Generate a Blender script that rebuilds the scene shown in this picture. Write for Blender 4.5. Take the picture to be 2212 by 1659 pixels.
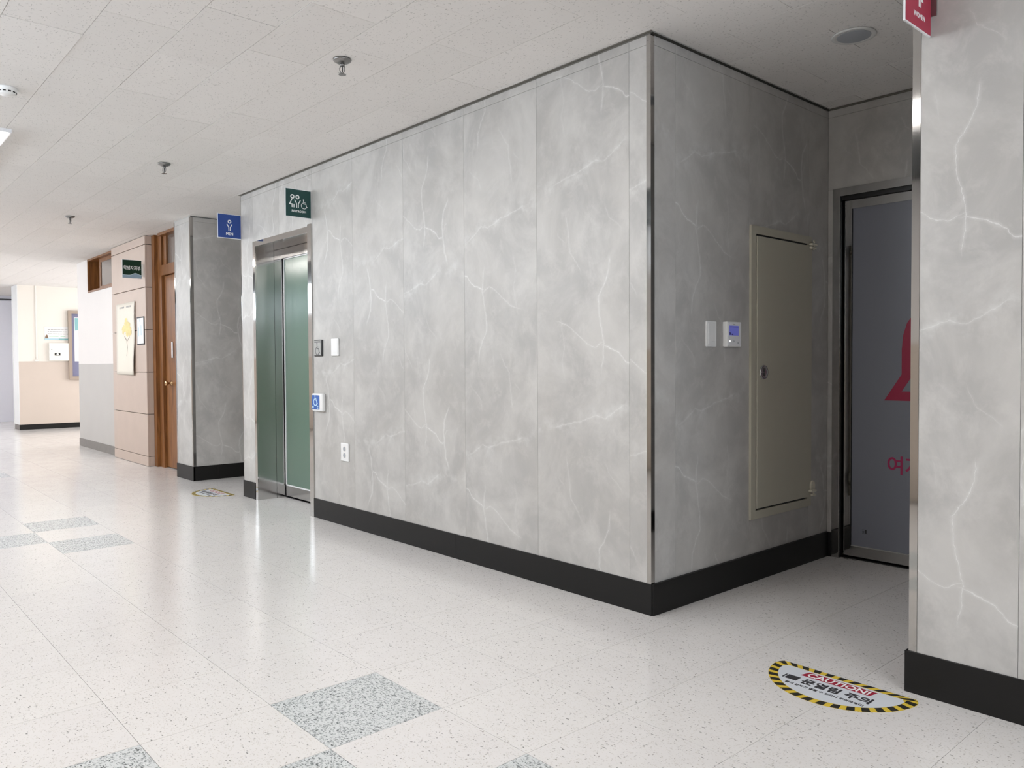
import bpy, bmesh, math, random
from mathutils import Vector, Matrix
random.seed(7)
for o in list(bpy.data.objects): bpy.data.objects.remove(o)
SC = bpy.context.scene
COL = SC.collection
H = 2.53            # ceiling height

# ---------------------------------------------------------------- camera
cam_d = bpy.data.cameras.new('camera'); cam = bpy.data.objects.new('camera', cam_d); COL.objects.link(cam)
F_PX, YAW, PITCH, ROLL = 1703.48, -0.842755, -0.0252656, -0.0054828
fw = Vector((math.sin(YAW)*math.cos(PITCH), math.cos(YAW)*math.cos(PITCH), math.sin(PITCH)))
rt = Vector((math.cos(YAW), -math.sin(YAW), 0)); up = rt.cross(fw)
r2 = math.cos(ROLL)*rt + math.sin(ROLL)*up; u2 = -math.sin(ROLL)*rt + math.cos(ROLL)*up
m = Matrix.Identity(4)
for i in range(3):
    m[i][0] = r2[i]; m[i][1] = u2[i]; m[i][2] = -fw[i]
m[0][3], m[1][3], m[2][3] = 2.15498, -2.72956, 1.10395
cam.matrix_world = m
cam_d.sensor_fit = 'HORIZONTAL'; cam_d.sensor_width = 36; cam_d.lens = F_PX/2212*36; cam_d.clip_start = .02
SC.camera = cam
# ---------------------------------------------------------------- view, world, daylight
SC.view_settings.view_transform = 'Standard'; SC.view_settings.look = 'None'
SC.view_settings.gamma = 1; SC.view_settings.use_curve_mapping = False
SC.view_settings.exposure = 0.10
W = bpy.data.worlds.new('world'); SC.world = W; W.use_nodes = True
W.node_tree.nodes['Background'].inputs[0].default_value = (.75, .85, 1, 1)
W.node_tree.nodes['Background'].inputs[1].default_value = 1.0
def area(name, loc, rot, sx, sy, watts, col):
    l = bpy.data.lights.new(name, 'AREA'); l.shape = 'RECTANGLE'; l.size = sx; l.size_y = sy
    l.energy = watts; l.color = col
    o = bpy.data.objects.new(name, l); o.location = loc; o.rotation_euler = rot; COL.objects.link(o); return o
WINX = [4.1, -1.75, -4.65, -7.55, -10.45, -13.35]        # daylight windows in the wall behind the camera
for x in WINX:
    area('window_daylight', (x, -3.79, 2.255), (math.radians(90), 0, 0), 2.3, .49, 10 if x > 0 else 42, (.82, .91, 1.0))
area('corridor_end_daylight', (4.97, -2.1, 1.55), (0, math.radians(90), 0), 1.5, 2.6, 44, (.80, .90, 1.0))
area('hall_daylight', (-11.9, 3.7, 1.4), (math.radians(-90), 0, 0), 3.0, 2.2, 110, (.95, .97, 1.0))
LAMP_E = 31

# ---------------------------------------------------------------- materials
MATS = {}
def newmat(name):
    mt = bpy.data.materials.new(name); mt.use_nodes = True
    nt = mt.node_tree; b = nt.nodes['Principled BSDF']; MATS[name] = mt; return mt, nt, b
def flat(name, rgb, rough=.5, metal=0, spec=.5, coat=0, emis=None, es=0, noise=0, nscale=30, bump=0):
    mt, nt, b = newmat(name)
    b.inputs['Base Color'].default_value = (*rgb, 1); b.inputs['Roughness'].default_value = rough
    b.inputs['Metallic'].default_value = metal; b.inputs['Specular IOR Level'].default_value = spec
    b.inputs['Coat Weight'].default_value = coat
    if emis: b.inputs['Emission Color'].default_value = (*emis, 1); b.inputs['Emission Strength'].default_value = es
    if noise or bump:
        tc = nt.nodes.new('ShaderNodeTexCoord'); n = nt.nodes.new('ShaderNodeTexNoise')
        n.inputs['Scale'].default_value = nscale; n.inputs['Detail'].default_value = 4
        nt.links.new(tc.outputs['Object'], n.inputs['Vector'])
        if noise:
            mx = nt.nodes.new('ShaderNodeMix'); mx.data_type = 'RGBA'
            mx.inputs[6].default_value = (*[c*(1-noise) for c in rgb], 1)
            mx.inputs[7].default_value = (*[min(1, c*(1+noise)) for c in rgb], 1)
            nt.links.new(n.outputs['Fac'], mx.inputs[0]); nt.links.new(mx.outputs[2], b.inputs['Base Color'])
        if bump:
            bp = nt.nodes.new('ShaderNodeBump'); bp.inputs['Strength'].default_value = bump; bp.inputs['Distance'].default_value = .002
            nt.links.new(n.outputs['Fac'], bp.inputs['Height']); nt.links.new(bp.outputs[0], b.inputs['Normal'])
    return mt
def s2l(r, g, b):
    f = lambda c: c/255/12.92 if c/255 <= .04045 else ((c/255+.055)/1.055)**2.4
    return (f(r), f(g), f(b))
class N:
    """tiny node helper"""
    def __init__(s, nt): s.nt = nt
    def _in(s, sock, v):
        if isinstance(v, bpy.types.NodeSocket): s.nt.links.new(v, sock)
        else: sock.default_value = v
    def math(s, op, a, b=0., c=0., clamp=False):
        n = s.nt.nodes.new('ShaderNodeMath'); n.operation = op; n.use_clamp = clamp
        s._in(n.inputs[0], a); s._in(n.inputs[1], b); s._in(n.inputs[2], c); return n.outputs[0]
    def curve(s, x, pts, lo, hi, vlo=0., vhi=1.):
        # pts list of (param, value); float curve over normalised param and value
        t = s.math('DIVIDE', s.math('SUBTRACT', x, lo), hi-lo, clamp=True)
        n = s.nt.nodes.new('ShaderNodeFloatCurve'); c = n.mapping.curves[0]
        P = sorted(((a-lo)/(hi-lo), (v-vlo)/(vhi-vlo)) for a, v in pts)
        if P[0][0] > 1e-4: P.insert(0, (0, P[0][1]))
        if P[-1][0] < 1-1e-4: P.append((1, P[-1][1]))
        c.points[0].location = P[0]; c.points[1].location = P[-1]
        for q in P[1:-1]: c.points.new(*q)
        for q in c.points: q.handle_type = 'VECTOR'
        n.mapping.update(); s.nt.links.new(t, n.inputs['Value'])
        return s.math('MULTIPLY_ADD', n.outputs[0], vhi-vlo, vlo)
    def smooth(s, x, a, b, ta=0., tb=1.):
        n = s.nt.nodes.new('ShaderNodeMapRange'); n.interpolation_type = 'SMOOTHSTEP'
        s._in(n.inputs[0], x); n.inputs[1].default_value = a; n.inputs[2].default_value = b
        n.inputs[3].default_value = ta; n.inputs[4].default_value = tb; return n.outputs[0]
    def noise(s, vec, scale, detail=3, rough=.5, dist=0.):
        n = s.nt.nodes.new('ShaderNodeTexNoise'); s.nt.links.new(vec, n.inputs['Vector'])
        n.inputs['Scale'].default_value = scale; n.inputs['Detail'].default_value = detail
        n.inputs['Roughness'].default_value = rough; n.inputs['Distortion'].default_value = dist; return n.outputs['Fac']
    def mix(s, f, a, b):
        n = s.nt.nodes.new('ShaderNodeMix'); n.data_type = 'RGBA'; s._in(n.inputs[0], f)
        s._in(n.inputs[6], a if isinstance(a, bpy.types.NodeSocket) else (*a, 1))
        s._in(n.inputs[7], b if isinstance(b, bpy.types.NodeSocket) else (*b, 1)); return n.outputs[2]
    def attr(s, name):
        n = s.nt.nodes.new('ShaderNodeAttribute'); n.attribute_type = 'OBJECT'; n.attribute_name = name; return n.outputs['Fac']
    def comb(s, x, y, z=0.):
        n = s.nt.nodes.new('ShaderNodeCombineXYZ'); s._in(n.inputs[0], x); s._in(n.inputs[1], y); s._in(n.inputs[2], z); return n.outputs[0]

def make_marble():
    mt, nt, b = newmat('grey_marble'); h = N(nt)
    tc = nt.nodes.new('ShaderNodeTexCoord'); sp = nt.nodes.new('ShaderNodeSeparateXYZ')
    nt.links.new(tc.outputs['Object'], sp.inputs[0])
    x, z = sp.outputs[0], sp.outputs[2]
    flip, ph, uo = h.attr('flip'), h.attr('phase'), h.attr('shift')
    sg = h.math('MULTIPLY_ADD', flip, -2., 1.)
    u = h.math('ADD', h.math('ADD', h.math('MULTIPLY', x, sg), h.math('MULTIPLY', flip, .6)), uo)
    w0 = h.math('ADD', h.math('MULTIPLY', z, sg), ph)
    pv = h.comb(u, w0)
    n1 = h.noise(pv, 22, 4, .65); n2 = h.noise(h.comb(w0, u, 3.), 22, 4, .65)
    un = h.math('MULTIPLY_ADD', h.math('SUBTRACT', n1, .5), .022, u)
    wr = h.math('SUBTRACT', h.math('FLOORED_MODULO', h.math('ADD', w0, .25), 1.18), .25)      # -.25 .. .93
    wn = h.math('MULTIPLY_ADD', h.math('SUBTRACT', n2, .5), .022, wr)
    LO, HI = -.25, .93
    def amp(pts, a, lo, hi, fade=.02):
        p0, p1 = min(q[0] for q in pts), max(q[0] for q in pts)
        return [(lo, 0), (p0-fade, 0), (p0+fade, a), (p1-fade, a), (p1+fade, 0), (hi, 0)]
    tot = None
    def add(v):
        nonlocal tot; tot = v if tot is None else h.math('MAXIMUM', tot, v)
    width_n = h.smooth(h.noise(pv, 60, 2), .35, .75, .0010, .0032)
    def vein(par, oth, pts, a, halo=.25, lo=LO, hi=HI, kw=1.):
        c = h.curve(par, pts, lo, hi)
        d = h.math('ABSOLUTE', h.math('SUBTRACT', oth, c))
        core = h.math('SUBTRACT', 1., h.math('DIVIDE', d, h.math('MULTIPLY', width_n, kw)), clamp=True)
        hl = h.smooth(d, 0., .012, halo, 0.)
        am = h.curve(par, amp(pts, a, lo, hi), lo, hi)
        add(h.math('MULTIPLY', am, h.math('MAXIMUM', core, hl)))
    # mostly upright veins: centre u as a function of w
    vein(wn, un, [(.413, .479), (.34, .471), (.28, .44), (.235, .410), (.225, .412), (.155, .414), (.082, .432), (.019, .443), (-.04, .44), (-.101, .429)], .95)
    vein(wn, un, [(.151, .163), (.084, .175), (.016, .192), (-.072, .174), (-.159, .195)], .38)
    vein(wn, un, [(.644, .201), (.553, .218), (.454, .229), (.42, .26), (.36, .30)], .6)
    vein(wn, un, [(.649, .451), (.595, .472), (.557, .523), (.53, .55)], .45)
    vein(wn, un, [(.546, .147), (.508, .188)], .5)
    vein(wn, un, [(.42, .350), (.33, .362)], .25)
    vein(wn, un, [(.136, .667), (.064, .622), (-.009, .612), (-.084, .622), (-.158, .633), (-.219, .66)], .9, .45)
    # mostly level veins: centre w as a function of u
    vein(un, wn, [(.15, .13), (.221, .103), (.278, .064), (.334, .021), (.362, .008), (.389, -.002), (.42, .014), (.44, .023)], .85, .2, 0, 1)
    vein(un, wn, [(.44, .008), (.47, .0), (.505, -.014), (.535, -.028), (.555, -.045), (.575, -.07), (.61, -.078), (.64, -.06)], 1., .3, 0, 1, 1.8)
    # cloudy band with a bright thread
    band = [(.12, .79), (.172, .806), (.288, .828), (.398, .862), (.451, .849), (.504, .883), (.565, .918)]
    wn2 = h.math('MULTIPLY_ADD', h.math('SUBTRACT', n2, .5), .022, h.math('FLOORED_MODULO', w0, 1.18))
    vein(un, wn2, band, .6, .3, 0, 1, 1.6)
    c = h.curve(un, band, 0, 1)
    d = h.math('ABSOLUTE', h.math('SUBTRACT', wn2, c))
    cl = h.math('MULTIPLY', h.smooth(d, 0., .075, 1., 0.), h.smooth(h.noise(pv, 14, 5, .6), .42, .7))
    # broad mottling
    pv2 = h.comb(u, h.math('MULTIPLY', w0, .8), h.math('MULTIPLY', flip, 7.))
    m1 = h.noise(pv2, 3.2, 6, .62, .6); m2 = h.noise(pv2, 9., 6, .7, .4); m3 = h.noise(pv2, 2.1, 2, .5)
    col = h.mix(h.smooth(m1, .35, .68), (.410, .400, .384), (.535, .522, .500))
    col = h.mix(h.math('MULTIPLY', h.smooth(m2, .45, .75), .55), col, (.60, .583, .558))
    col = h.mix(h.math('MULTIPLY', h.smooth(m3, .35, .7), .28), col, (.47, .445, .41))
    col = h.mix(h.math('MULTIPLY', cl, .38), col, (.70, .70, .68))
    col = h.mix(h.math('MULTIPLY', tot, .58), col, (.84, .84, .82))
    nt.links.new(col, b.inputs['Base Color'])
    b.inputs['Roughness'].default_value = .38; b.inputs['Specular IOR Level'].default_value = .35
    return mt
M = {}
M['marble'] = make_marble()

def fleck_nodes(h, nt, vec, sx, sy, thr_r, dens, seed):
    """short dashes: stretched voronoi cells, only some of them filled"""
    mp = nt.nodes.new('ShaderNodeMapping'); mp.inputs['Scale'].default_value = (sx, sy, 1); mp.inputs['Location'].default_value = (seed, seed*1.7, 0)
    nt.links.new(vec, mp.inputs[0])
    v = nt.nodes.new('ShaderNodeTexVoronoi'); v.inputs['Scale'].default_value = 1; v.voronoi_dimensions = '2D'
    nt.links.new(mp.outputs[0], v.inputs['Vector'])
    sc = nt.nodes.new('ShaderNodeSeparateColor'); nt.links.new(v.outputs['Color'], sc.inputs[0])
    on = h.math('LESS_THAN', sc.outputs[0], dens)
    size = h.math('MULTIPLY', sc.outputs[1], thr_r)
    return h.math('MULTIPLY', on, h.smooth(h.math('SUBTRACT', v.outputs['Distance'], size), -.03, .05, 1., 0.)), sc.outputs[2]
def tilevec(h, nt, k=3.):
    tc = nt.nodes.new('ShaderNodeTexCoord'); oi = nt.nodes.new('ShaderNodeObjectInfo')
    va = nt.nodes.new('ShaderNodeVectorMath'); va.operation = 'ADD'
    cm = h.comb(h.math('MULTIPLY', oi.outputs['Random'], k), h.math('MULTIPLY', oi.outputs['Random'], k*1.7))
    nt.links.new(tc.outputs['Object'], va.inputs[0]); nt.links.new(cm, va.inputs[1])
    ns = nt.nodes.new('ShaderNodeTexNoise'); ns.inputs['Scale'].default_value = 60
    nt.links.new(va.outputs[0], ns.inputs['Vector'])
    vb = nt.nodes.new('ShaderNodeVectorMath'); vb.operation = 'MULTIPLY_ADD'
    nt.links.new(ns.outputs['Color'], vb.inputs[0]); vb.inputs[1].default_value = (.012, .012, 0); nt.links.new(va.outputs[0], vb.inputs[2])
    return vb.outputs[0], oi.outputs['Random']
def make_floor_light():
    mt, nt, b = newmat('cream_flecked_vinyl'); h = N(nt); vec, rnd = tilevec(h, nt)
    a, ra = fleck_nodes(h, nt, vec, 98, 205, .42, .13, 1.3)
    c, rc = fleck_nodes(h, nt, vec, 200, 100, .40, .10, 5.1)
    e, re = fleck_nodes(h, nt, vec, 140, 300, .5, .30, 9.1)
    base = h.mix(h.smooth(h.noise(vec, 9, 4), .3, .7), (.70, .676, .66), (.718, .695, .679))
    base = h.mix(h.math('MULTIPLY', rnd, .25), base, (.78, .76, .72))
    col = h.mix(h.math('MULTIPLY', e, .35), base, (.45, .40, .33))
    col = h.mix(h.math('MULTIPLY', a, h.math('MULTIPLY_ADD', ra, .85, .1)), col, (.15, .15, .14))
    col = h.mix(h.math('MULTIPLY', c, h.math('MULTIPLY_ADD', rc, .6, .2)), col, (.24, .22, .19))
    nt.links.new(col, b.inputs['Base Color']); b.inputs['Roughness'].default_value = .24; b.inputs['Specular IOR Level'].default_value = .5
    rr = h.smooth(h.noise(vec, 6, 3), .3, .7, .15, .18); nt.links.new(rr, b.inputs['Roughness'])
    return mt
def make_floor_dark():
    mt, nt, b = newmat('grey_flecked_vinyl'); h = N(nt); vec, rnd = tilevec(h, nt)
    a, ra = fleck_nodes(h, nt, vec, 88, 180, .50, .85, 2.2)
    c, rc = fleck_nodes(h, nt, vec, 180, 88, .50, .7, 7.4)
    e, re = fleck_nodes(h, nt, vec, 120, 120, .45, .5, 3.9)
    col = h.mix(h.math('MULTIPLY', e, .5), (.60, .62, .62), (.74, .75, .745))
    col = h.mix(h.math('MULTIPLY', a, h.math('MULTIPLY_ADD', ra, .6, .25)), col, (.05, .06, .062))
    col = h.mix(h.math('MULTIPLY', c, h.math('MULTIPLY_ADD', rc, .6, .2)), col, (.09, .10, .10))
    nt.links.new(col, b.inputs['Base Color']); b.inputs['Roughness'].default_value = .26
    return mt
def make_ceiling():
    mt, nt, b = newmat('acoustic_ceiling_tile'); h = N(nt); vec, rnd = tilevec(h, nt)
    a, ra = fleck_nodes(h, nt, vec, 70, 210, .42, .15, 1.1)
    c, rc = fleck_nodes(h, nt, vec, 180, 76, .40, .09, 6.1)
    col = h.mix(rnd, (.80, .775, .75), (.83, .805, .78))
    hole = h.math('MAXIMUM', h.math('MULTIPLY', a, h.math('MULTIPLY_ADD', ra, .6, .4)), h.math('MULTIPLY', c, h.math('MULTIPLY_ADD', rc, .6, .4)))
    col = h.mix(h.math('MULTIPLY', hole, .55), col, (.30, .29, .27))
    nt.links.new(col, b.inputs['Base Color']); b.inputs['Roughness'].default_value = .9; b.inputs['Specular IOR Level'].default_value = .1
    bp = nt.nodes.new('ShaderNodeBump'); bp.invert = True; bp.inputs['Strength'].default_value = .5; bp.inputs['Distance'].default_value = .002
    nt.links.new(hole, bp.inputs['Height']); nt.links.new(bp.outputs[0], b.inputs['Normal'])
    return mt
M['floor_l'] = make_floor_light(); M['floor_d'] = make_floor_dark(); M['ceil'] = make_ceiling()
def make_steel(name, rgb, rough, vertical=True, amp=.08):
    mt, nt, b = newmat(name); h = N(nt)
    tc = nt.nodes.new('ShaderNodeTexCoord'); mp = nt.nodes.new('ShaderNodeMapping')
    mp.inputs['Scale'].default_value = (1800, 1800, 4) if vertical else (4, 1800, 1800)
    nt.links.new(tc.outputs['Object'], mp.inputs[0]); n = h.noise(mp.outputs[0], 1, 2)
    nt.links.new(h.smooth(n, .2, .8, rough-amp, rough+amp), b.inputs['Roughness'])
    b.inputs['Base Color'].default_value = (*rgb, 1); b.inputs['Metallic'].default_value = 1
    return mt
M['steel'] = make_steel('brushed_steel', (.52, .51, .50), .13, amp=.02)
M['mirror'] = make_steel('polished_steel', (.50, .49, .475), .06, amp=.015)
def make_wood():
    mt, nt, b = newmat('orange_brown_wood'); h = N(nt)
    tc = nt.nodes.new('ShaderNodeTexCoord'); mp = nt.nodes.new('ShaderNodeMapping'); mp.inputs['Scale'].default_value = (14, 14, 1.2)
    nt.links.new(tc.outputs['Object'], mp.inputs[0]); n = h.noise(mp.outputs[0], 2, 5, .6, 1.)
    nt.links.new(h.mix(h.smooth(n, .3, .7), (.14, .050, .012), (.27, .108, .029)), b.inputs['Base Color']); b.inputs['Roughness'].default_value = .38
    return mt
M['wood'] = make_wood()
M['stone'] = flat('tan_stone', (.52, .415, .35), .5, noise=.07, nscale=6)
M['paint_w'] = flat('white_wall_paint', (.74, .70, .675), .6, noise=.02, nscale=4)
M['paint_g'] = flat('grey_wall_paint', (.50, .475, .45), .6, noise=.04, nscale=3)
M['paint_b'] = flat('beige_wall_paint', (.60, .51, .44), .6, noise=.03, nscale=4)
M['cream'] = flat('cream_wall_paint', (.80, .75, .68), .65, noise=.02, nscale=3)
M['black'] = flat('black_baseboard', (.010, .0095, .009), .45, spec=.25, noise=.1, nscale=20)
M['dgrey'] = flat('grey_baseboard', (.20, .18, .165), .5, noise=.15, nscale=14)
M['gap'] = flat('dark_joint', (.03, .028, .022), .9)
M['core'] = flat('panel_joint_grey', (.20, .195, .185), .9)
M['joint'] = flat('joint_filler', (.16, .15, .13), .9)
M['sub'] = flat('subfloor', (.20, .185, .16), .9, noise=.1)
M['plastic'] = flat('white_plastic', (.82, .82, .81), .3, noise=.01)
M['plastic2'] = flat('warm_white_plastic', (.80, .77, .72), .4, noise=.01)
M['white'] = flat('white_print', (.85, .86, .85), .4)
M['edge'] = flat('clear_white_edge', (.88, .89, .90), .2)
M['green'] = flat('dark_green_sign', (.008, .055, .050), .28, noise=.05)
M['green2'] = flat('bottle_green_sign', (.006, .035, .018), .28, noise=.05)
M['blue'] = flat('blue_sign', (.017, .060, .27), .28, noise=.05)
M['crimson'] = flat('crimson_sign', (.42, .020, .060), .3, noise=.04)
M['wave'] = flat('pale_blue_wave', (.30, .42, .52), .4); M['wave2'] = flat('light_wave_line', (.55, .68, .70), .4)
M['glass_g'] = flat('green_back_painted_glass', (.12, .205, .155), .05, spec=.7, coat=.5, noise=.03, nscale=1.5)
M['glass_v'] = flat('frosted_violet_grey_glass', (.215, .225, .265), .3, noise=.03, nscale=2)
M['film'] = flat('crimson_film', (.34, .012, .055), .4); M['film2'] = flat('pink_film', (.40, .02, .10), .4)
M['beige'] = flat('beige_enamel', (.50, .475, .385), .38, noise=.02)
M['beige2'] = flat('pale_beige_enamel', (.72, .68, .56), .35)
M['grey_pl'] = flat('grey_device_front', (.36, .36, .345), .35)
M['blk'] = flat('black_plastic', (.012, .012, .012), .3); M['ink'] = flat('dark_ink', (.035, .035, .04), .5)
M['yellow'] = flat('hazard_yellow', (.72, .52, .055), .4); M['blkst'] = flat('hazard_black', (.022, .022, .018), .4)
M['stw'] = flat('sticker_white', (.66, .69, .73), .35); M['red'] = flat('sticker_red', (.36, .018, .045), .4)
M['screen'] = flat('lcd_screen', (.02, .02, .08), .2, emis=(.10, .11, .36), es=.75)
M['lcdink'] = flat('lcd_segment', (.02, .02, .10), .3)
M['led'] = flat('status_light', (.9, .9, .9), .3, emis=(1, 1, 1), es=1.2)
M['bluedev'] = flat('blue_sensor_face', (.035, .12, .42), .25); M['cyan'] = flat('pale_cyan_print', (.50, .72, .88), .4)
M['chrome'] = flat('dull_chrome', (.26, .255, .25), .28, metal=1)
M['latch'] = flat('bright_steel', (.55, .55, .54), .25, metal=1)
M['brass'] = flat('brass_knob', (.55, .36, .20), .25, metal=1)
M['lampw'] = flat('lamp_diffuser', (.9, .9, .9), .4, emis=(1, .97, .945), es=LAMP_E)
M['lampf'] = flat('lamp_rim', (.78, .78, .80), .4)
M['speaker'] = flat('speaker_grille', (.38, .40, .43), .6, noise=.05, nscale=300); M['spring'] = flat('speaker_rim', (.66, .66, .64), .5)
M['board'] = flat('violet_board_cloth', (.20, .20, .30), .8, noise=.05); M['alu'] = flat('aluminium_frame', (.40, .33, .27), .35, metal=.6)
M['paper'] = flat('paper', (.80, .79, .78), .6); M['paperc'] = flat('cream_paper', (.74, .69, .60), .6, noise=.02, nscale=3); M['teal'] = flat('teal_print', (.24, .46, .48), .6)
M['yel_leaf'] = flat('yellow_foliage_print', (.74, .61, .27), .6, noise=.25, nscale=24); M['trunk'] = flat('brown_trunk_print', (.22, .14, .09), .6)
M['print'] = flat('grey_print', (.34, .33, .32), .6); M['lblue'] = flat('light_blue_strip', (.42, .60, .68), .5); M['gprint'] = flat('green_print', (.40, .60, .45), .6)
M['lav'] = flat('lavender_white_door', (.76, .76, .83), .4, noise=.02)
M['pane'] = flat('window_pane', (.14, .11, .095), .12, spec=.8, coat=.5)
M['mould'] = flat('ceiling_moulding', (.42, .41, .39), .5)
M['card'] = flat('white_door_plate', (.80, .80, .82), .3)

# ---------------------------------------------------------------- mesh helpers
class MB:
    def __init__(s): s.bm = bmesh.new()
    def box(s, x0, x1, y0, y1, z0, z1, bev=0, seg=1):
        r = bmesh.ops.create_cube(s.bm, size=1)
        for v in r['verts']: v.co = Vector(((x0+x1)/2+v.co.x*(x1-x0), (y0+y1)/2+v.co.y*(y1-y0), (z0+z1)/2+v.co.z*(z1-z0)))
        if bev:
            es = list({e for v in r['verts'] for e in v.link_edges})
            bmesh.ops.bevel(s.bm, geom=es, offset=bev, segments=seg, affect='EDGES', profile=.6)
        return s
    def prism(s, poly, y0, y1):
        """polygon in (x, z), pushed along y"""
        a = [s.bm.verts.new((x, y0, z)) for x, z in poly]; b = [s.bm.verts.new((x, y1, z)) for x, z in poly]
        n = len(poly); s.bm.faces.new(a); s.bm.faces.new(b[::-1])
        for i in range(n): s.bm.faces.new((a[i], b[i], b[(i+1) % n], a[(i+1) % n]))
        return s
    def ringprism(s, outer, inner, y0, y1):
        n = len(outer)
        V = [[s.bm.verts.new((x, y, z)) for x, z in P] for P in (outer, inner) for y in (y0, y1)]
        oa, ob, ia, ib = V
        for i in range(n):
            j = (i+1) % n
            s.bm.faces.new((oa[i], oa[j], ia[j], ia[i])); s.bm.faces.new((ob[i], ib[i], ib[j], ob[j]))
            s.bm.faces.new((oa[i], ob[i], ob[j], oa[j])); s.bm.faces.new((ia[i], ia[j], ib[j], ib[i]))
        return s
    def lathe(s, prof, axis='z', n=24, at=(0, 0, 0), cap=True):
        """profile of (radius, height) turned about an axis"""
        rings = []
        for r, h_ in prof:
            ring = []
            for k in range(n):
                a = 2*math.pi*k/n; c, d = r*math.cos(a), r*math.sin(a)
                p = (c, d, h_) if axis == 'z' else (c, h_, d) if axis == 'y' else (h_, c, d)
                ring.append(s.bm.verts.new((p[0]+at[0], p[1]+at[1], p[2]+at[2])))
            rings.append(ring)
        for a, b in zip(rings, rings[1:]):
            for k in range(n): s.bm.faces.new((a[k], a[(k+1) % n], b[(k+1) % n], b[k]))
        if cap: s.bm.faces.new(rings[0][::-1]); s.bm.faces.new(rings[-1])
        return s
    def tube(s, pts, r, n=8):
        pts = [Vector(p) for p in pts]; rings = []
        for i, p in enumerate(pts):
            t = (pts[min(i+1, len(pts)-1)]-pts[max(i-1, 0)]).normalized()
            a = t.orthogonal().normalized() if i == 0 else (a - a.dot(t)*t).normalized()
            b = t.cross(a); rings.append([s.bm.verts.new(p+r*(math.cos(2*math.pi*k/n)*a+math.sin(2*math.pi*k/n)*b)) for k in range(n)])
        for A, B in zip(rings, rings[1:]):
            for k in range(n): s.bm.faces.new((A[k], A[(k+1) % n], B[(k+1) % n], B[k]))
        s.bm.faces.new(rings[0][::-1]); s.bm.faces.new(rings[-1]); return s
    def stroke(s, pts, wd, y0, y1, cap=True):
        """thick mitred line in (x, z)"""
        P_ = [Vector(p) for p in pts]; L_, R_ = [], []; n = len(P_)
        for i, p in enumerate(P_):
            d0 = (P_[i]-P_[i-1]).normalized() if i else (P_[1]-P_[0]).normalized()
            d1 = (P_[i+1]-P_[i]).normalized() if i < n-1 else d0
            t = (d0+d1)
            t = t.normalized() if t.length > 1e-6 else d0
            nv = Vector((-t.y, t.x)); k = 1/max(.42, nv.dot(Vector((-d0.y, d0.x))))
            q = p.copy()
            if cap and i == 0: q -= d0*wd*.3
            if cap and i == n-1: q += d0*wd*.3
            L_.append(q+nv*wd/2*k); R_.append(q-nv*wd/2*k)
        for i in range(n-1):
            s.quadprism([L_[i], R_[i], R_[i+1], L_[i+1]], y0, y1, i == 0, i == n-2)
        return s
    def quadprism(s, Q, y0, y1, c0=True, c1=True):
        a = [s.bm.verts.new((q[0], y0, q[1])) for q in Q]; b = [s.bm.verts.new((q[0], y1, q[1])) for q in Q]
        s.bm.faces.new(a); s.bm.faces.new(b[::-1])
        for i in range(4):
            if (i == 0 and not c0) or (i == 2 and not c1): continue
            s.bm.faces.new((a[i], b[i], b[(i+1) % 4], a[(i+1) % 4]))
    def mesh(s, name, mat, smooth=False):
        bmesh.ops.recalc_face_normals(s.bm, faces=s.bm.faces[:])
        me = bpy.data.meshes.new(name); s.bm.to_mesh(me); s.bm.free()
        if smooth:
            for f in me.polygons: f.use_smooth = True
        me.materials.append(mat); return me
    def obj(s, name, mat, parent=None, loc=(0, 0, 0), rz=0, smooth=False, **pr):
        return link(name, s.mesh(name, mat, smooth), parent, loc, rz, **pr)
def link(name, me, parent=None, loc=(0, 0, 0), rz=0, **pr):
    o = bpy.data.objects.new(name, me); COL.objects.link(o); o.location = loc; o.rotation_euler = (0, 0, rz)
    if parent: o.parent = parent
    for k, v in pr.items(): o[k] = v
    return o
def thing(name, label, cat, loc, rz=0, group=None):
    o = link(name, None, None, loc, rz, label=label, category=cat)
    if group: o['group'] = group
    return o
def struct(name, mb, mat, loc=(0, 0, 0), rz=0, **pr):
    return mb.obj(name, mat, None, loc, rz, kind='structure', **pr)
def B(*a, **k): return MB().box(*a, **k)
def dup(root, loc, rz=None, label=None):
    def cp(o, par):
        c = o.copy(); COL.objects.link(c); c.parent = par
        for ch in list(o.children): cp(ch, c)
        return c
    r = cp(root, None); r.location = loc
    if rz is not None: r.rotation_euler = (0, 0, rz)
    if label: r['label'] = label
    return r
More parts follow.
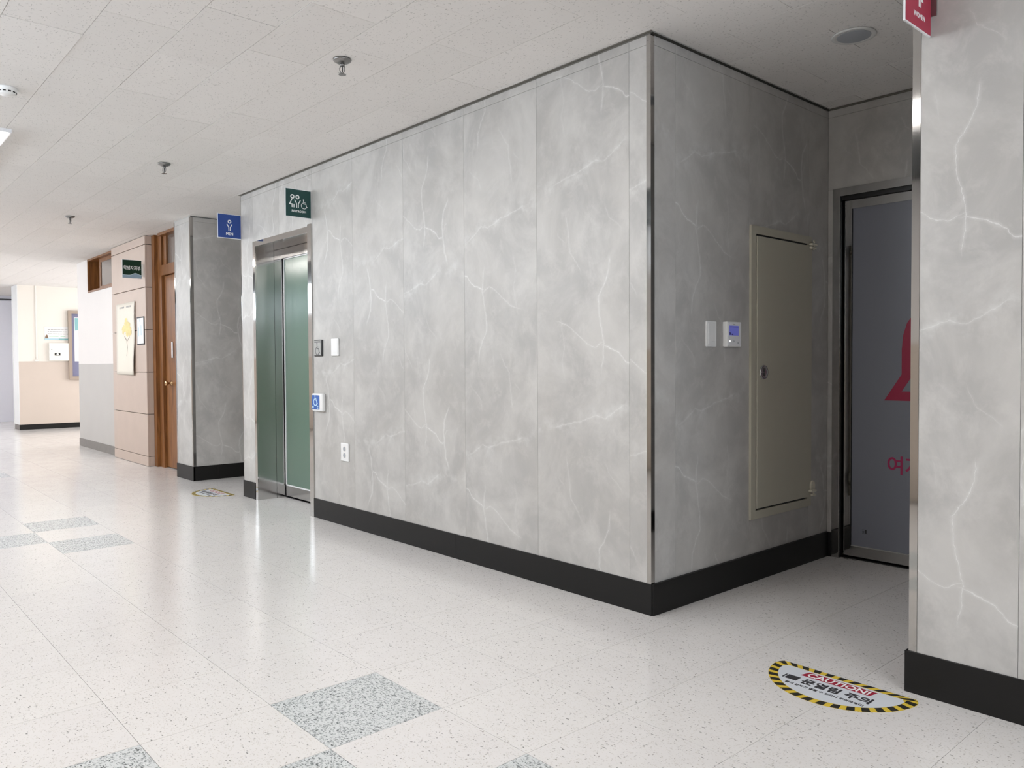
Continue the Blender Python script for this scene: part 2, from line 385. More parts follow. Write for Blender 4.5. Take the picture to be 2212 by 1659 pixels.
def text_obj(name, body, size, mat, parent, loc, bold=0., width=None, depth=.0003, ital=0., xs=1., zs=1.):
    """lettering in the local xz plane, centred, facing -y"""
    cu = bpy.data.curves.new(name, 'FONT'); cu.body = body; cu.size = size; cu.extrude = depth; cu.shear = ital
    cu.align_x = 'CENTER'; cu.align_y = 'CENTER'; cu.resolution_u = 3
    t = bpy.data.objects.new(name, cu); COL.objects.link(t)
    dg = bpy.context.evaluated_depsgraph_get(); dg.update()
    me = bpy.data.meshes.new_from_object(t.evaluated_get(dg)); bpy.data.objects.remove(t)
    xs_ = [v.co.x for v in me.vertices] or [0, 1]; ys_ = [v.co.y for v in me.vertices] or [0, 1]
    cx, cy = (max(xs_)+min(xs_))/2, (max(ys_)+min(ys_))/2
    k = (width/(max(xs_)-min(xs_))) if width else 1
    for v in me.vertices:
        x, y, z = (v.co.x-cx)*k*xs, (v.co.y-cy)*k, v.co.z
        v.co = (x, -z, y*zs)
    me.name = name
    if bold:      # a heavier weight: a few shifted layers of the same outline, each a hair lower than the last
        bm = bmesh.new(); w_ = me
        for n_, (dx, dz) in enumerate(((0, 0), (bold, 0), (-bold, 0), (0, bold), (0, -bold), (bold*.7, bold*.7), (-bold*.7, -bold*.7), (bold*.7, -bold*.7), (-bold*.7, bold*.7))):
            a = len(bm.verts); bm.from_mesh(w_); bm.verts.ensure_lookup_table()
            for v in bm.verts[a:]: v.co += Vector((dx, n_*2e-5, dz))
        bm.to_mesh(me); bm.free()
    me.materials.clear(); me.materials.append(mat)
    return link(name, me, parent, loc)
R90 = math.pi/2

# ================================================================ FLOOR
P = .39930; GX, GY = -.26841, -1.63221
fl = struct('floor', B(-17.6, 5.2, -3.95, 4.0, -.12, -.006), M['sub'])
def tile_mesh(name, sx, sy, t, mat, g=.0006, bev=0, down=False):
    mb = B(g, sx-g, g, sy-g, -t if not down else 0, 0 if not down else t)
    zt = 0
    es = [e for e in mb.bm.edges if all(abs(v.co.z-zt) < 1e-6 for v in e.verts)]
    if bev: bmesh.ops.bevel(mb.bm, geom=es, offset=bev, segments=1, affect='EDGES')
    return mb.mesh(name, mat)
tm_l = tile_mesh('floor_tile', P, P, .006, M['floor_l']); tm_d = tile_mesh('floor_tile_dark', P, P, .006, M['floor_d'])
def proj(p):
    d = Vector(p)-Vector((m[0][3], m[1][3], m[2][3])); zc = d.dot(fw)
    return (1106+F_PX*d.dot(r2)/zc, 829.5-F_PX*d.dot(u2)/zc, zc) if zc > .05 else (9e9, 9e9, zc)
cells = []
for i in range(-42, 12):
    for j in range(-5, 14):
        x0, y0 = GX+i*P, GY+j*P
        cx, cy = x0+P/2, y0+P/2
        if y0 > .05:
            ok = (0 < x0+P and x0 < 1.07 and y0 < 1.7) or (-5.49 < x0+P and x0 < -4.3 and y0 < 1.7) or (-13.8 < x0+P and x0 < -10.09 and y0 < 3.7)
            if not ok: continue
        if y0 < -3.75: y0 = y0
        q = [proj((x0+a*P, y0+b*P, 0)) for a in (0, 1) for b in (0, 1)]
        vis = any(-60 < a[0] < 2270 and -60 < a[1] < 1720 for a in q) and not (y0 > .05 and -5.6 < x0 < -4.4 and y0 > .5)
        dist = (Vector((cx, cy, 0))-Vector((m[0][3], m[1][3], m[2][3]))).length
        dark = False
        ii = (i+300) % 10; jj = j
        if ii in (0, 1, 2) and jj in (0, -1, -2): dark = (ii+jj) % 2 == 0
        cells.append((0 if vis else 1, dist, x0, y0, dark))
cells.sort()
rest = {True: MB(), False: MB()}
for n_, (vz, dist, x0, y0, dark) in enumerate(cells):
    if n_ < 290: link('floor_tile', tm_d if dark else tm_l, fl, (x0, y0, 0))
    else: rest[dark].box(x0+.0006, x0+P-.0006, y0+.0006, y0+P-.0006, -.006, 0)
rest[False].obj('far_floor_tiles', M['floor_l'], fl, kind='stuff'); rest[True].obj('far_patterned_tiles', M['floor_d'], fl, kind='stuff')

# ================================================================ CEILING
ce = struct('ceiling', B(-17.6, 5.2, -3.95, 4.0, H+.014, H+.1), M['gap'])
CW, CD = .6105, .2985
tm_c = tile_mesh('ceiling_tile', CW, CD, .012, M['ceil'], g=.0008, bev=.0004, down=True)
cells = []
for r in range(-8, 14):
    y0 = -.028+r*CD
    off = -.0985 if r % 2 == 0 else .2065
    for i in range(-29, 9):
        x0 = off+i*CW
        if y0 > .28:
            ok = (-.6 < x0+CW/2 and x0 < 1.2 and y0 < 1.6) or (-6 < x0+CW/2 and x0 < -4.2 and y0 < 1.6) or (-13.8 < x0+CW and x0 < -10.09)
            if not ok: continue
        q = [proj((x0+a*CW, y0+b*CD, H)) for a in (0, .5, 1) for b in (0, 1)]
        vis = any(-60 < a[0] < 2270 and -60 < a[1] < 1720 for a in q)
        dist = (Vector((x0+CW/2, y0+CD/2, H))-Vector((m[0][3], m[1][3], m[2][3]))).length
        cells.append((0 if vis else 1, dist, x0, y0))
cells.sort(); rest = MB()
for n_, (vz, dist, x0, y0) in enumerate(cells):
    if n_ < 290:
        o = link('ceiling_tile', tm_c, ce, (x0, y0, H+random.uniform(0, .0012)))
        # a few edges have sagged and show an open joint
        if random.random() < .16: o.rotation_euler = (random.uniform(-.004, .004), random.uniform(-.0018, .0018), 0)
    else: rest.box(x0+.0004, x0+CW-.0004, y0+.0004, y0+CD-.0004, H, H+.012)
rest.obj('far_ceiling_tiles', M['ceil'], ce, kind='stuff')

# ================================================================ WALLS clad in grey marble panels
ZB, ZT, ZS = .138, 2.479, 2.519       # top of baseboard, top seam, top of the cladding
TH = .008
def clad(wall, spans, zlo=ZB, zhi=ZT, strip=True, y=0.):
    """panels on a wall: spans of (x0, x1, flip, phase, shift); the panel face is at local y"""
    for (x0, x1, fl_, ph, sh) in spans:
        MB().box(.0006, x1-x0-.0006, 0, TH, zlo, zhi-.0006, bev=.0004).obj('marble_panel', M['marble'], wall, (x0, y, 0), flip=float(fl_), phase=float(ph), shift=float(sh))
        if strip:
            MB().box(.0006, x1-x0-.0006, 0, TH, ZT+.0006, ZS, bev=.0004).obj('marble_top_strip', M['marble'], wall, (x0, y, 0), flip=float(fl_), phase=float(ph), shift=float(sh))
# front wall between the two recesses
wf = struct('wall_front', B(-4.307, -4.08, TH, .26, 0, H).box(-3.065, -TH, TH, .26, 0, H).box(-4.08, -3.065, TH, .26, 2.112, H), M['core'])
clad(wf, [(-.12, -.0215, 0, .13, .26), (-.715, -.12, 0, 0., 0), (-1.30, -.715, 1, .3365, 0), (-1.90, -1.30, 0, .456, .215),
          (-2.50, -1.90, 1, .333, .237), (-3.066, -2.50, 1, .785, .242), (-4.313, -4.079, 0, .52, .3)])
clad(wf, [(-4.079, -3.6, 0, .25, .05), (-3.6, -3.066, 1, .2, .1)], zlo=2.113)
# side wall of the women's recess (faces +x)
ws = struct('wall_recess_left', B(.26, 1.60, TH, .30, 0, H), M['core'], (0, 0, 0), R90)
clad(ws, [(.024, .175, 1, .563, -.6), (.175, .78, 1, .563, 0), (.78, 1.38, 0, .2, .1), (1.38, 1.596, 1, .3, .2)])
# back of the women's recess
WD = 1.596
wb = struct('wall_recess_back', B(-.3, .03, TH, .3, 0, H).box(1.10, 1.5, TH, .3, 0, H).box(.03, 1.10, TH, .3, 2.074, H), M['core'], (0, WD, 0))
clad(wb, [(.0, .03, 0, .3, .2)], zhi=2.0745, strip=False); clad(wb, [(.0, .6, 0, .62, .05), (.6, 1.09, 1, .4, 0)], zlo=2.075)
# right block
wr = struct('wall_right', B(1.085, 5.2, TH, .26, 0, H), M['core'])
clad(wr, [(1.1072, 1.401, 0, .807, .305), (1.401, 2.0, 0, .35, .62), (2.0, 2.6, 1, .3, 0), (2.6, 3.2, 0, .9, .2), (3.2, 3.8, 1, .1, .1), (3.8, 4.4, 0, .5, 0), (4.4, 5.0, 1, .7, .2)])
wri = struct('wall_recess_right', B(-1.60, -.26, TH, .30, 0, H), M['core'], (1.085, 0, 0), -R90)
clad(wri, [(-1.596, -1.0, 0, .2, 0), (-1.0, -.4, 1, .5, 0), (-.4, -.02, 0, .8, 0)])
# column between the wooden door and the men's recess
wc = struct('wall_column', B(-5.93, -5.498, TH, .5, 0, H), M['core'])
clad(wc, [(-5.909, -5.512, 0, .15, .45)])
wcs = struct('wall_column_side', B(.5, 1.6, TH, .2, 0, H), M['core'], (-5.49, 0, 0), R90)
clad(wcs, [(.026, .60, 0, .859, .19), (.60, 1.2, 1, .2, 0), (1.2, 1.596, 0, .1, 0)])
wmb = struct('wall_mens_back', B(-5.8, -4.1, TH, .2, 0, H), M['core'], (0, 1.60, 0))
clad(wmb, [(-5.48, -4.9, 0, .3, 0), (-4.9, -4.32, 1, .6, 0)])
wms = struct('wall_mens_side', B(-1.60, -.26, TH, .2, 0, H), M['core'], (-4.315, 0, 0), -R90)
clad(wms, [(-1.596, -1.0, 0, .2, 0), (-1.0, -.4, 1, .5, 0), (-.4, -.01, 0, .8, 0)])

# steel corner trims
def corner(name, x, a, b, left=False, label=None):
    mb = MB()
    t = .0015
    if not left: # corner on the right end of a front face: leg along -x on the front, leg along +y on the side
        mb.box(x-a, x+t, -t, .0, ZB, ZS); mb.box(x, x+t, 0, b, ZB, ZS)
    else:
        mb.box(x-t, x+a, -t, .0, ZB, ZS); mb.box(x-t, x, 0, b, ZB, ZS)
    return struct(name, mb, M['mirror'])
corner('trim_1', 0, .022, .024); corner('trim_2', 1.0835, .024, .024, True); corner('trim_3', -5.4905, .022, .026); corner('trim_4', -5.93, .02, .02, True)
struct('trim_5', B(-4.3165, -4.309, -.0012, .02, ZB, ZS), M['mirror'])
# dark shadow joint and light angle between wall and ceiling
struct('trim_6', B(-4.315, .0, .001, .006, ZS, H).box(-4.327, .012, -.012, .0, H-.0035, H-.0005), M['joint'])
struct('trim_7', B(-.001, .009, .0, WD, ZS, H-.004), M['gap'])
struct('trim_8', B(.0, 1.08, WD-.006, WD, ZS, H-.001), M['joint'])
struct('trim_9', B(1.085, 5.1, .001, .006, ZS, H), M['joint'])
struct('trim_10', B(-5.93, -5.49, .001, .006, ZS, H), M['mould'])
struct('trim_11', B(.0, .012, .0, WD, H-.004, H-.0005), M['mould'])

# baseboards
def base(name, x0, x1, y=0., loc=(0, 0, 0), rz=0, mat='black', h_=ZB, t=.007, ext=0):
    o = struct(name, B(x0, x1, -t, .012, 0, h_, bev=.001), M[mat], loc, rz); return o
bf = base('baseboard_front', -1.3845, .007)
B(-3.066, -1.3855, -.007, .012, 0, ZB, bev=.001).obj('board', M['black'], bf)
base('baseboard_front_left', -4.318, -4.079)
base('baseboard_recess', -.002, WD-.004, loc=(0, 0, 0), rz=R90, t=.014)
base('baseboard_back', .0145, .03, loc=(0, WD, 0), t=.014)
br = base('baseboard_right', 1.071, 2.4); B(2.401, 4.0, -.007, .012, 0, ZB, bev=.001).obj('board', M['black'], br)
base('baseboard_recess_right', -1.58, -.004, loc=(1.078, 0, 0), rz=-R90)
base('baseboard_column', -5.934, -5.483); bc = base('baseboard_column_side', -.002, .24, loc=(-5.49, 0, 0), rz=R90)
B(.241, 1.59, -.007, .012, 0, ZB, bev=.001).obj('board', M['black'], bc)

# ================================================================ DOOR 1: steel sliding door in the front wall
d1 = struct('door_1', B(-3.95, -3.2, .262, .285, 2.0, 2.1), M['steel'])
fx0, fx1, fz = -4.079, -3.066, 2.112
MB().box(fx0, fx0+.043, -.004, .004, 0, fz).obj('frame_jamb', M['mirror'], d1)
MB().box(fx1-.055, fx1, -.010, .004, 0, fz+.012).obj('frame_jamb', M['mirror'], d1)
MB().box(fx0+.0435, fx1-.0555, -.004, .004, fz-.042, fz).obj('frame_head', M['mirror'], d1)
MB().box(fx0+.035, fx0+.0445, .004, .158, 0, fz-.04).obj('reveal_panel', M['steel'], d1)
MB().box(fx0+.035, fx0+.0455, .160, .232, 0, fz-.04).obj('reveal_panel', M['steel'], d1)
MB().box(fx1-.052, fx1-.045, .004, .29, 0, fz-.04).obj('reveal_panel', M['steel'], d1)
MB().box(fx0+.046, fx1-.053, .004, .232, fz-.040, fz-.034).obj('soffit_panel', M['steel'], d1)
MB().box(fx0+.046, fx1-.053, .224, .232, 1.992, fz-.042).obj('header_cover', M['steel'], d1)
MB().box(fx0+.046, fx0+.062, .236, .262, .012, 1.992).obj('door_stile', M['blk'], d1)
MB().box(fx0+.058, fx0+.068, .233, .262, .10, 1.99).obj('door_edge', M['edge'], d1)
MB().box(fx0+.068, fx1-.053, .240, .252, .108, 1.985).obj('door_glass', M['glass_g'], d1)
MB().box(fx0+.058, fx1-.053, .236, .262, .014, .098).obj('kick_rail', M['steel'], d1)
MB().box(fx0+.058, fx1-.053, .233, .262, .099, .109).obj('glass_bead', M['edge'], d1)
MB().box(fx0+.058, fx1-.053, .233, .262, 1.982, 1.990).obj('glass_bead', M['edge'], d1)
MB().box(fx0+.046, fx1-.053, .232, .29, -.001, .004).obj('threshold', M['blk'], d1)
MB().box(fx0+.03, fx1-.03, .29, .32, 0, 2.3).obj('door_pocket', M['gap'], d1)
MB().box(fx0+.05, fx0+.066, .225, .227, .020, .022).obj('threshold_bolt', M['chrome'], d1)

# ================================================================ DOOR 2: frosted sliding door of the women's room
d2 = struct('door_2', B(.12, 1.04, .10, .12, 1.97, 2.06), M['steel'], (0, WD, 0))
MB().box(.031, .072, -.008, .04, 0, 2.074).obj('frame_jamb', M['mirror'], d2)
MB().box(1.055, 1.085, -.008, .04, 0, 2.074).obj('frame_jamb', M['mirror'], d2)
MB().box(.0725, 1.0545, -.008, .04, 2.03, 2.074).obj('frame_head', M['steel'], d2)
MB().box(.0725, .0745, .0, .035, 0, 2.03).obj('jamb_gasket', M['blk'], d2)
MB().box(.0725, 1.054, .01, .05, 2.008, 2.030).obj('head_gap', M['blk'], d2)
MB().box(.084, .124, .028, .052, .016, 2.006).obj('door_stile', M['mirror'], d2)
MB().box(1.0, 1.054, .028, .052, .016, 2.006).obj('door_stile', M['mirror'], d2)
MB().box(.1242, .9998, .028, .052, 1.958, 2.006).obj('door_top_rail', M['steel'], d2)
MB().box(.1242, .9998, .028, .052, .016, .072).obj('kick_rail', M['steel'], d2)
MB().box(.124, 1.0, .034, .046, .072, 1.958).obj('door_glass', M['glass_v'], d2)
MB().box(.1235, .1275, .0275, .035, .072, 1.958).obj('glass_bead', M['blk'], d2)
MB().box(.1275, 1.0, .0275, .035, .072, .077).obj('glass_bead', M['grey_pl'], d2)
MB().box(.0725, 1.054, .02, .10, -.001, .006).obj('threshold', M['blk'], d2)
MB().box(.10, .125, -.004, .004, .0, .006).box(.15, .17, -.002, .006, 0, .006).obj('threshold_clip', M['chrome'], d2)
MB().box(.0, 1.1, .12, .14, 0, 2.3).obj('door_pocket', M['gap'], d2)
# woman pictogram on the glass: thick outline with a flared hem
gp = MB(); cxp = .562
for sg in (-1, 1):
    pts = [(cxp+sg*.03, 1.385), (cxp+sg*.085, 1.345), (cxp+sg*.118, 1.30), (cxp+sg*.136, 1.24), (cxp+sg*.142, 1.17), (cxp+sg*.142, 1.03), (cxp+sg*.212, .921), (cxp+sg*.085, .921), (cxp+sg*.085, .70)]
    gp.stroke(pts, .05, .0325, .0335, False)
gp.obj('pictogram_body', M['film'], d2)
gh = MB(); gh.ringprism([(cxp+.105*math.cos(a*math.pi/24), 1.60+.105*math.sin(a*math.pi/24)) for a in range(48)], [(cxp+.058*math.cos(a*math.pi/24), 1.60+.058*math.sin(a*math.pi/24)) for a in range(48)], .0325, .0335)
gh.obj('pictogram_head', M['film'], d2)
text_obj('lettering', '여자화장실', .1, M['film2'], d2, (.325+.235, .033, .548), bold=.0016, width=.47)
MB().box(.188, .212, .0333, .034, .150, .152).box(.188, .200, .0333, .034, .156, .158).box(.204, .212, .0333, .034, .156, .172).box(.188, .200, .0333, .034, .163, .165).box(.188, .212, .0333, .034, .171, .173).box(.206, .212, .0333, .034, .15, .156).obj('small_glass_mark', M['ink'], d2)

# ================================================================ LEFT: wooden door, stone pier, painted wall, end wall
PY = .03
pier = struct('wall_pier', B(-8.20, -6.955, PY+.02, .40, 0, H), M['gap'])
zs = [0, .11, .575, 1.037, 1.503, 1.967, 2.432, H-.002]
for a, b_ in zip(zs, zs[1:]):
    MB().box(-8.215, -6.946, PY, PY+.019, a+.003, b_-.003, bev=.002).obj('stone_slab', M['stone'], pier)
    MB().box(-6.954, -6.947, PY+.0195, .128, a+.003, b_-.003, bev=.001).obj('stone_slab_side', M['stone'], pier)
# painted wall with two colours
wl = struct('wall_left', B(-10.09, -8.216, .093, .45, 0, 2.085).box(-10.09, -9.535, .093, .45, 2.085, H).box(-9.535, -8.216, .38, .45, 2.085, H), M['paint_w'])
MB().box(-10.09, -8.216, .085, .0928, 1.137, 2.085).box(-10.09, -9.535, .085, .0928, 2.085, H).obj('upper_paint_band', M['paint_w'], wl)
MB().box(-10.09, -8.216, .085, .0928, .10, 1.1365).obj('lower_paint_band', M['paint_g'], wl)
base('baseboard_left', -10.10, -8.216, loc=(0, .085, 0), mat='dgrey', h_=.108)
# high recessed window
wn1 = struct('window_1', B(-9.53, -8.25, .30, .33, 2.10, 2.52), M['wood'])
MB().box(-9.533, -9.50, .08, .30, 2.087, H).obj('window_jamb', M['wood'], wn1)
MB().box(-9.50, -8.216, .08, .30, 2.087, 2.11).obj('window_sill', M['wood'], wn1)
MB().box(-9.50, -8.216, .08, .30, 2.505, H-.001).obj('window_head', M['wood'], wn1)
MB().box(-9.16, -8.216, .135, .155, 2.11, 2.15).box(-9.16, -8.216, .135, .155, 2.46, 2.505).box(-9.16, -9.10, .135, .155, 2.15, 2.46).obj('window_frame', M['wood'], wn1)
MB().box(-9.10, -8.216, .143, .147, 2.15, 2.46).obj('window_pane', M['pane'], wn1)
# wooden door
d3 = struct('door_3', B(-6.94, -5.932, .20, .24, 0, H), M['wood'])
MB().box(-6.946, -6.86, .10, .20, 0, H-.002).obj('door_lining', M['wood'], d3)
MB().box(-6.859, -6.74, .135, .199, 0, H-.002).obj('door_frame_jamb', M['wood'], d3)
MB().box(-6.739, -5.935, .135, .199, 2.08, 2.19).obj('transom_bar', M['wood'], d3)
MB().box(-6.739, -5.935, .10, .199, 2.50, H-.002).obj('door_head', M['wood'], d3)
MB().box(-6.735, -6.64, .155, .199, 2.19, 2.50).obj('transom_stile', M['wood'], d3)
MB().box(-6.639, -5.935, .172, .176, 2.19, 2.50).obj('transom_pane', M['pane'], d3)
lf = MB().box(-6.735, -5.94, .165, .199, .01, 2.075, bev=.002).obj('door_leaf', M['wood'], d3)
MB().lathe([(.03, 0), (.03, -.006), (.012, -.008), (.012, -.04), (.026, -.046), (.030, -.058), (.022, -.070), (.0, -.072)], 'y', 20, (-6.56, .165, .92), cap=False).obj('door_knob', M['brass'], lf, smooth=True)
MB().box(-6.53, -6.495, .155, .1645, 1.19, 1.36, bev=.003).obj('push_plate', M['card'], lf)
MB().box(-6.945, -6.86, .095, .099, 0, .004).obj('door_sill', M['dgrey'], d3)
# wall at the end, beyond the side hall
XE = -13.8
we = struct('wall_end', B(0.0, 3.9, .008, .25, 0, H), M['cream'], (XE, 0, 0), R90)
MB().box(0.0, 3.9, 0, .0078, 1.195, H).obj('upper_paint_band', M['cream'], we)
MB().box(0.0, 3.9, 0, .0078, .0, 1.1945).obj('lower_paint_band', M['paint_b'], we)
base('baseboard_end', -.007, 3.9, loc=(XE, 0, 0), rz=R90, h_=.09)
struct('baseboard_end_return', B(-14.22, XE+.001, -.008, .0, 0, .09), M['dgrey'])
struct('trim_12', B(-14.20, XE-.002, -.008, .0, .091, H).box(-14.215, -14.20, -.02, .0, 0, H), M['plastic'])
struct('wall_far_return', B(-17.6, -14.06, .55, .75, 0, H), M['paint_w'])
struct('wall_far', B(-3.9, .55, 0, .2, 0, H), M['lav'], (-16.45, 0, 0), R90)
dd = struct('door_4', B(-1.3, .52, -.03, .0, 0, 2.43, bev=.004), M['lav'], (-16.45, 0, 0), R90)
MB().box(-1.34, .54, -.04, -.0, 2.445, 2.465).obj('door_head', M['ink'], dd); MB().box(-1.3, .52, -.036, -.0301, .0, .07).obj('kick_plate', M['lav'], dd)
# the rest of the shell (behind the camera and out of view)
wbk = MB()
wbk.box(-17.6, 5.2, -3.95, -3.80, 0, 2.0).box(-17.6, 5.2, -3.95, -3.80, 2.51, H)
xs = sorted(WINX)
ed = [-17.6]+[v for x in xs for v in (x-1.18, x+1.18)]+[5.2]
for k in range(0, len(ed), 2): wbk.box(ed[k], ed[k+1], -3.95, -3.80, 2.0, 2.51)
ww = struct('wall_window', wbk, M['paint_w'])
MB().box(-17.6, 5.2, -3.7995, -3.79, 0, 1.25).obj('lower_paint_band', M['paint_b'], ww)
for k, x in enumerate(xs):
    wd = MB()
    for a in (x-1.18, x-.02, x+1.14): wd.box(a, a+.04, -3.80, -3.76, 2.0, 2.51)
    wd.box(x-1.14, x+1.14, -3.80, -3.76, 2.0, 2.03).box(x-1.14, x+1.14, -3.80, -3.76, 2.48, 2.51)
    struct('window_%d' % (k+2), wd, M['plastic'])
struct('wall_right_end', B(5.0, 5.2, -3.95, .3, 0, .78).box(5.0, 5.2, -3.95, .3, 2.32, H).box(5.0, 5.2, -3.95, -3.42, .78, 2.32).box(5.0, 5.2, -.78, .3, .78, 2.32), M['paint_w'])
struct('window_9', B(4.95, 5.0, -3.45, -3.40, .78, 2.32).box(4.95, 5.0, -.80, -.75, .78, 2.32).box(4.95, 5.0, -2.12, -2.08, .78, 2.32).box(4.95, 5.0, -3.40, -.80, .76, .80).box(4.95, 5.0, -3.40, -.80, 2.30, 2.34), M['plastic'])
struct('wall_hall_back', B(-13.9, -9.9, 3.75, 3.95, 0, H), M['paint_w']); struct('wall_hall_side', B(-10.09, -9.9, .46, 3.95, 0, H), M['paint_w'])

# ================================================================ CEILING FITTINGS
def lamp(x, y, label):
    t = thing('ceiling_light', label, 'light', (x, y, H), 0, 'flat lamps along the corridor ceiling')
    MB().ringprism([(-.6, -.16), (.6, -.16), (.6, .16), (-.6, .16)], [(-.59, -.15), (.59, -.15), (.59, .15), (-.59, .15)], 0, 1)
    mb = MB().box(-.60, .60, -.16, -.148, -.022, -.0005).box(-.60, .60, .148, .16, -.022, -.0005).box(-.60, -.588, -.148, .148, -.022, -.0005).box(.588, .60, -.148, .148, -.022, -.0005)
    mb.obj('rim', M['lampf'], t); MB().box(-.587, .587, -.147, .147, -.026, -.001, bev=.004).obj('diffuser', M['lampw'], t)
    return t
lamp(-4.0, -1.95, 'bright flat white ceiling lamp at the left edge of the photo')
for x, lb in ((-.15, 'flat white ceiling lamp in front of the marble corner, above the picture'), (3.7, 'flat white ceiling lamp behind the camera in the corridor row'),
              (-7.85, 'flat white ceiling lamp in front of the painted wall, left of the picture'), (-11.7, 'flat white ceiling lamp before the side hall, left of the picture'),
              (-15.2, 'flat white ceiling lamp nearest the lavender end door, left of the picture')): lamp(x, -1.95, lb)
def sprinkler(x, y, label):
    t = thing('sprinkler', label, 'sprinkler', (x, y, H), .5, 'sprinkler heads on the ceiling')
    MB().lathe([(.041, -.0005), (.043, -.004), (.040, -.010), (.022, -.020), (.014, -.021)], 'z', 28).obj('cover_cup', M['chrome'], t, smooth=True)
    MB().lathe([(.011, -.018), (.011, -.032), (.008, -.034)], 'z', 16).obj('stem', M['chrome'], t, smooth=True)
    for sg in (-1, 1): MB().tube([(sg*.008, 0, -.030), (sg*.0135, 0, -.040), (sg*.0135, 0, -.050), (sg*.009, 0, -.060), (sg*.002, 0, -.066)], .0023).obj('frame_arm', M['chrome'], t, smooth=True)
    MB().lathe([(.0025, -.032), (.003, -.045), (.0025, -.060)], 'z', 10).obj('bulb', M['ink'], t, smooth=True)
    MB().lathe([(.004, -.064), (.006, -.068), (.0175, -.0705), (.0175, -.0725), (.004, -.073)], 'z', 20).obj('deflector', M['chrome'], t)
    return t
s0 = sprinkler(-1.141, -.842, 'nearest and largest sprinkler head hanging from the tiled ceiling')
dup(s0, (-3.642, -.832, H), None, 'middle of the three ceiling sprinklers, above the restroom sign side')
dup(s0, (-6.247, -.849, H), None, 'farthest and smallest sprinkler head, above the wooden door')
t = thing('smoke_detector', 'round white smoke detector with black slots at the left edge', 'detector', (-2.60, -1.945, H))
MB().lathe([(.050, -.0005), (.052, -.012), (.047, -.018), (.040, -.030), (.030, -.036), (.0, -.038)], 'z', 32, cap=False).obj('housing', M['plastic'], t, smooth=True)
for k in range(12):
    a = 2*math.pi*k/12+.15
    mb = MB(); mb.box(-.0065, .0065, -.0012, .0012, -.0030, .0030)
    o = mb.obj('slot', M['blk'], t, (.0445*math.cos(a), .0445*math.sin(a), -.0235)); o.rotation_euler = (0, 0, a+R90)
t = thing('ceiling_speaker', 'round grey ceiling speaker with pale rim above the recess', 'speaker', (.556, .706, H))
MB().lathe([(.090, -.0005), (.092, -.004), (.087, -.007), (.074, -.006), (.070, -.0045)], 'z', 40).obj('rim', M['spring'], t, smooth=True)
MB().lathe([(.070, -.0045), (.069, -.0065), (.0, -.008)], 'z', 40, cap=False).obj('grille', M['speaker'], t)

# ================================================================ PROJECTING SIGNS (frame: local x to the right, y away from the reader)
def man(mb, cx, zt, k, y0=-.0046, y1=-.004):
    mb.ringprism([(cx+.0195*k*math.cos(a*math.pi/12), zt-.0195*k+.0195*k*math.sin(a*math.pi/12)) for a in range(24)],
                 [(cx+.0095*k*math.cos(a*math.pi/12), zt-.0195*k+.0095*k*math.sin(a*math.pi/12)) for a in range(24)], y0, y1)
    for sg in (-1, 1): mb.stroke([(cx+sg*.027*k, zt-.048*k), (cx+sg*.009*k, zt-.078*k), (cx+sg*.008*k, zt-.112*k)], .0085*k, y0, y1)
def woman(mb, cx, zt, k, half=False, y0=-.0046, y1=-.004):
    mb.ringprism([(cx+.0195*k*math.cos(a*math.pi/12), zt-.0195*k+.0195*k*math.sin(a*math.pi/12)) for a in range(24)],
                 [(cx+.0095*k*math.cos(a*math.pi/12), zt-.0195*k+.0095*k*math.sin(a*math.pi/12)) for a in range(24)], y0, y1)
    mb.stroke([(cx-.006*k, zt-.045*k), (cx-.026*k, zt-.086*k), (cx-.004*k, zt-.086*k), (cx-.004*k, zt-.112*k)], .0085*k, y0, y1)
    if half: mb.stroke([(cx+.014*k, zt-.086*k), (cx+.014*k, zt-.112*k)], .0085*k, y0, y1)
    else: mb.stroke([(cx+.006*k, zt-.045*k), (cx+.030*k, zt-.086*k), (cx+.012*k, zt-.086*k), (cx+.012*k, zt-.112*k)], .0085*k, y0, y1)
def chair_icon(mb, cx, cz, k, y0=-.0046, y1=-.004, wd=.0055):
    w_ = wd*k
    mb.prism([(cx-.008*k+.0055*k*math.cos(a*math.pi/6), cz+.040*k+.0055*k*math.sin(a*math.pi/6)) for a in range(12)], y0, y1)
    mb.stroke([(cx-.008*k, cz+.034*k), (cx-.006*k, cz+.006*k), (cx+.014*k, cz+.006*k), (cx+.022*k, cz-.022*k), (cx+.030*k, cz-.020*k)], w_, y0, y1)
    mb.stroke([(cx-.007*k, cz+.017*k), (cx+.010*k, cz+.017*k)], w_*.8, y0, y1)
    arc = [(cx+.026*k*math.cos(a), cz-.004*k+.026*k*math.sin(a)) for a in [math.radians(115+i*15) for i in range(15)]]
    mb.stroke([(x-.003*k, z-.006*k) for x, z in arc], w_*.85, y0, y1)
def sign(name, label, x, y, z, face, bracket=True, front=False):
    """0.2 m square plate that sticks out of the wall towards -y, read from +x; local origin at the wall end, x runs -0.2..0"""
    t = thing(name, label, 'sign', (x, y, z), R90)
    MB().box(-.2, -.001, -.0025, .0025, -.1, .1).obj('clear_plate', M['edge'], t)
    MB().box(-.1955, -.004, -.004, -.0026, -.0955, .0965).obj('sign_face', face, t)
    if bracket:
        (MB().box(-.0035, .0, -.022, -.0026, -.035, .035, bev=.0006) if front else MB()).box(-.0038, .0, .0026, .014, -.035, .035).obj('wall_bracket', M['chrome'], t)
    return t
SY = -.0012
t = sign('projecting_sign', 'dark green projecting RESTROOM sign above the steel and green glass door', -3.074, SY, 2.256, M['green'])
mb = MB(); woman(mb, -.146, .060, .80, True); man(mb, -.107, .060, .80); chair_icon(mb, -.054, -.004, .82); mb.obj('pictograms', M['white'], t)
text_obj('lettering', 'RESTROOM', .03, M['white'], t, (-.097, -.0044, -.056), bold=.0005, width=.108)
